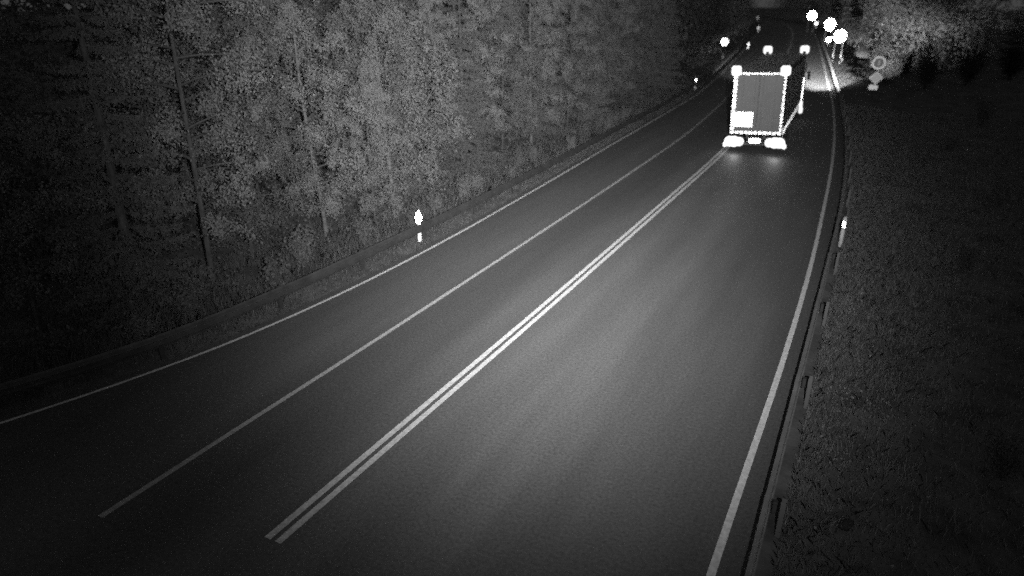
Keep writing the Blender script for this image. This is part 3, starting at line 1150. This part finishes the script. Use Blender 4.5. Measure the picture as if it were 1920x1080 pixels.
# trees beyond the right verge
RT = [('birch', 12.5, 112, 1.15), ('spruce', 20.5, 74, 1.0), ('aspen', 5.0, 118, 1.15), ('birch', 2.0, 124, 1.2), ('spruce', 8.5, 128, 1.25), ('aspen', 18, 90, 1.2),
      ('birch', -.8, 140, 1.2), ('spruce', 4.0, 146, 1.3), ('weeping', 25, 76, 1.15), ('aspen', -4.5, 160, 1.3), ('birch', 0.5, 166, 1.3), ('spruce', 17, 116, 1.3),
      ('aspen', 24, 66, 1.1), ('birch', 29, 58, 1.1)]
cnt = {}
for k, x, y, s in RT:
    c = cnt.get(k, 0)
    cnt[k] = c + 1
for (k, x, y, s), lab in zip(RT, [
        'leafy birch right behind the stacked signpost', 'dense spruce at the right edge of the lit wood behind the signpost', 'slim aspen between the nearest glowing sign and the signpost',
        'leafy birch behind the nearest glowing round sign', 'tall spruce behind the aspen, above the signpost', 'slim aspen in the dim wood right of the signpost',
        'leafy birch behind the middle glowing sign', 'tall spruce deep in the wood between two glowing signs', 'drooping birch in the dark at the upper right',
        'slim aspen just past the middle glowing sign', 'leafy birch deep behind the middle glowing sign', 'tall dark spruce near the top right of the picture',
        'slim dark aspen near the right border', 'dark birch at the far right border']):
    plant(k, x, y, lab, 'wood beyond the right verge', s)

# shrubs and tall weeds just behind the left rail
SH = []
y = 7.5
while y < 46:
    SH.append((float(fRailL(y)) - rr.uniform(.9, 2.1), y, rr.uniform(.55, 1.0)))
    y += rr.uniform(1.3, 2.4)
for c, (x, y, s) in enumerate(SH):
    o = ORD[c] if c < 20 else ORD[c - 20] + ' past the twentieth'
    plant('shrub', x, y, f'low leafy shrub close behind the left guardrail, {o} from the left', 'shrubs behind the left guardrail', s, cat='shrub')
SR = [(3.2, 12.6, .5), (5.2, 13.0, .7), (4.5, 17.5, .6), (6.6, 19.5, .8), (3.6, 24, .6), (7.2, 27, .9), (5.5, 33, .9), (9.5, 36, 1.1), (4.5, 44, .9), (11, 47, 1.2), (7, 55, 1.1), (13, 60, 1.3)]
for c, (x, y, s) in enumerate(SR):
    plant('shrub', x, y, f'low dark shrub on the right grass slope, {ORD[c]} from the bottom', 'shrubs on the right slope', s, cat='shrub')


FB = [(1.4, 79, 1.9, 'bush just left of the stacked signpost, lit from the left'), (4.6, 76, 2.1, 'bush directly behind the stacked signpost'), (8.2, 81, 2.3, 'bush right of the stacked signpost at its foot'),
      (12.5, 88, 2.5, 'bush farthest right in the lit thicket behind the signpost'), (3.0, 88, 2.2, 'bush in the thicket above and behind the signpost'), (.2, 92, 2.0, 'bush beside the nearest glowing two-post sign'),
      (6.4, 93, 2.6, 'tall bush in the middle of the lit thicket'), (10.0, 98, 2.7, 'tall bush at the back right of the lit thicket'), (2.4, 101, 2.4, 'tall bush behind the nearest glowing two-post sign'),
      (-1.6, 106, 2.0, 'low bush between the nearest and middle glowing signs')]
for x, y, s, lab in FB:
    plant('bush', x, y, lab, 'bushes of the lit thicket', s, cat='bush')


# ------------------------------------------------------------------ grass and far woods (uncountable)
def blades(x, y, h, w, lean=.35, zf=ground_z, rg=rng):
    N = len(x)
    z = zf(x, y) - .02
    az = rg.uniform(0, 2 * np.pi, N)
    hh = h * rg.uniform(.5, 1.3, N)
    ww = w * rg.uniform(.6, 1.3, N) * .5
    la = rg.uniform(0, 2 * np.pi, N)
    ld = lean * hh * rg.uniform(.2, 1.2, N)
    base = np.stack([x, y, z], 1)
    sd = np.stack([np.cos(az) * ww, np.sin(az) * ww, 0 * ww], 1)
    mid = base + np.stack([np.cos(la) * ld * .35, np.sin(la) * ld * .35, hh * .6], 1)
    tip = base + np.stack([np.cos(la) * ld, np.sin(la) * ld, hh], 1)
    V = np.stack([base - sd, base + sd, mid + sd * .7, tip, mid - sd * .7], 1).reshape(-1, 3)
    F = np.arange(5 * N).reshape(N, 5)
    return V, F


def scatter(fn, n, y0, y1, x0, x1, dens=None, px=1.0):
    y = y0 + (y1 - y0) * rng.uniform(0, 1, n) ** 1.35
    a, b = fn(y, x0), fn(y, x1)
    x = a + (b - a) * rng.uniform(0, 1, n) ** px
    if dens is not None:
        k = dens(x, y) > rng.uniform(0, 1, n)
        x, y = x[k], y[k]
    return x, y


patch = lambda x, y: np.clip(.15 + 1.1 * bumpy(x * .8 + 3, y * .7) * bumpy(x * 2.1, y * 1.9 + 1), 0, 1)
offL = lambda y, d: fRailL(y) + d
offR = lambda y, d: fRailR(y) + d
# left verge between asphalt and rail
x, y = scatter(offL, 24000, 5, 70, -.5, .32, patch)
V, F = blades(x, y, .11, .014)
tag(link('verge_grass', npmesh('verge_grass', V, F), M['grass']), 'short rough grass under the left guardrail', 'grass', kind='stuff')
# tall grass behind the left rail
x, y = scatter(offL, 46000, 5, 75, -4.2, -.35, patch)
V, F = blades(x, y, .42, .018, .5)
tag(link('tall_grass', npmesh('tall_grass', V, F), M['grass']), 'tall grass between the left guardrail and the forest', 'grass', kind='stuff')
# forest undergrowth
x, y = scatter(offL, 60000, 5, 80, -16, -2.0, patch)
z = ground_z(x, y) + np.abs(rng.normal(0, .35, len(x)))
V, F = leaf_quads(np.stack([x, y, z], 1), .12, .6, .2)
tag(link('undergrowth', npmesh('undergrowth', V, F), M['weed']), 'leafy undergrowth on the forest floor at left', 'undergrowth', kind='stuff')
# right slope
x, y = scatter(offR, 260000, 2.5, 60, .22, 16, lambda x, y: .45 + .55 * patch(x, y), 1.6)
V, F = blades(x, y, .16, .013, .8)
tag(link('slope_grass', npmesh('slope_grass', V, F), M['slope_grass']), 'dim rough grass covering the right roadside slope', 'grass', kind='stuff')
x, y = scatter(offR, 120000, 2.5, 60, .5, 16, lambda x, y: patch(x * 1.3, y * 1.3) ** 3, 1.5)
z = ground_z(x, y) + np.abs(rng.normal(.04, .07, len(x)))
V, F = leaf_quads(np.stack([x, y, z], 1), .05, .65, 0)
tag(link('slope_herbs', npmesh('slope_herbs', V, F), M['pale_weed']), 'patches of low leafy herbs on the right slope', 'undergrowth', kind='stuff')

# far woods closing the view on both sides and behind the bend
cl = []


def wood(xc, yc, n, sx, sy, h, size):
    k = rng.normal(0, 1, (n, 3))
    c = np.stack([xc + k[:, 0] * sx, yc + k[:, 1] * sy, np.abs(rng.uniform(0, 1, n)) * h], 1)
    cl.append(c)


yy = 64.0
while yy < 330:
    yc = min(yy, 262)
    base = float(fL(yy)) - 5.5
    wood(base - rr.uniform(1, 4), yy, 1500, 1.9, 1.9, rr.uniform(8, 12), .4)
    wood(base - rr.uniform(6, 10), yy + 1.5, 900, 2.5, 2.2, rr.uniform(10, 13), .4)
    yy += 3.4
yy = 96.0
while yy < 345:
    base = float(fR(yy)) + 7.5
    wood(base + rr.uniform(2, 7), yy, 2200, 2.6, 2.3, rr.uniform(8, 13), .4)
    yy += 4.0
for t in np.linspace(0, 1, 60):
    wood(-190 + 210 * t, 352 + 12 * math.sin(t * 9), 700, 2.6, 2.6, 14, .5)
for t in np.linspace(0, 1, 36):
    wood(22 + 44 * t, 128 - 84 * t, 1300, 2.3, 2.3, rr.uniform(7, 12), .4)
c = np.concatenate(cl)
V, F = leaf_quads(c, .30, .6, .3)
tag(link('far_woods', npmesh('far_woods', V, F), M['far_leaf']), 'dim mass of distant woodland around the far bend', 'woodland', kind='stuff')
# depth of the left forest behind the counted rows
cl = []
for i in range(70):
    y = 8 + 80 * (i / 70) + rr.uniform(-1, 1)
    wood(float(fRailL(min(y, 260))) - rr.uniform(14, 22), y, 900, 1.6, 1.6, rr.uniform(7, 12), .3)
V, F = leaf_quads(np.concatenate(cl), .26, .6, .3)
tag(link('forest_depth', npmesh('forest_depth', V, F), M['needle']), 'dark leafy depth of the forest behind the counted trees', 'woodland', kind='stuff')
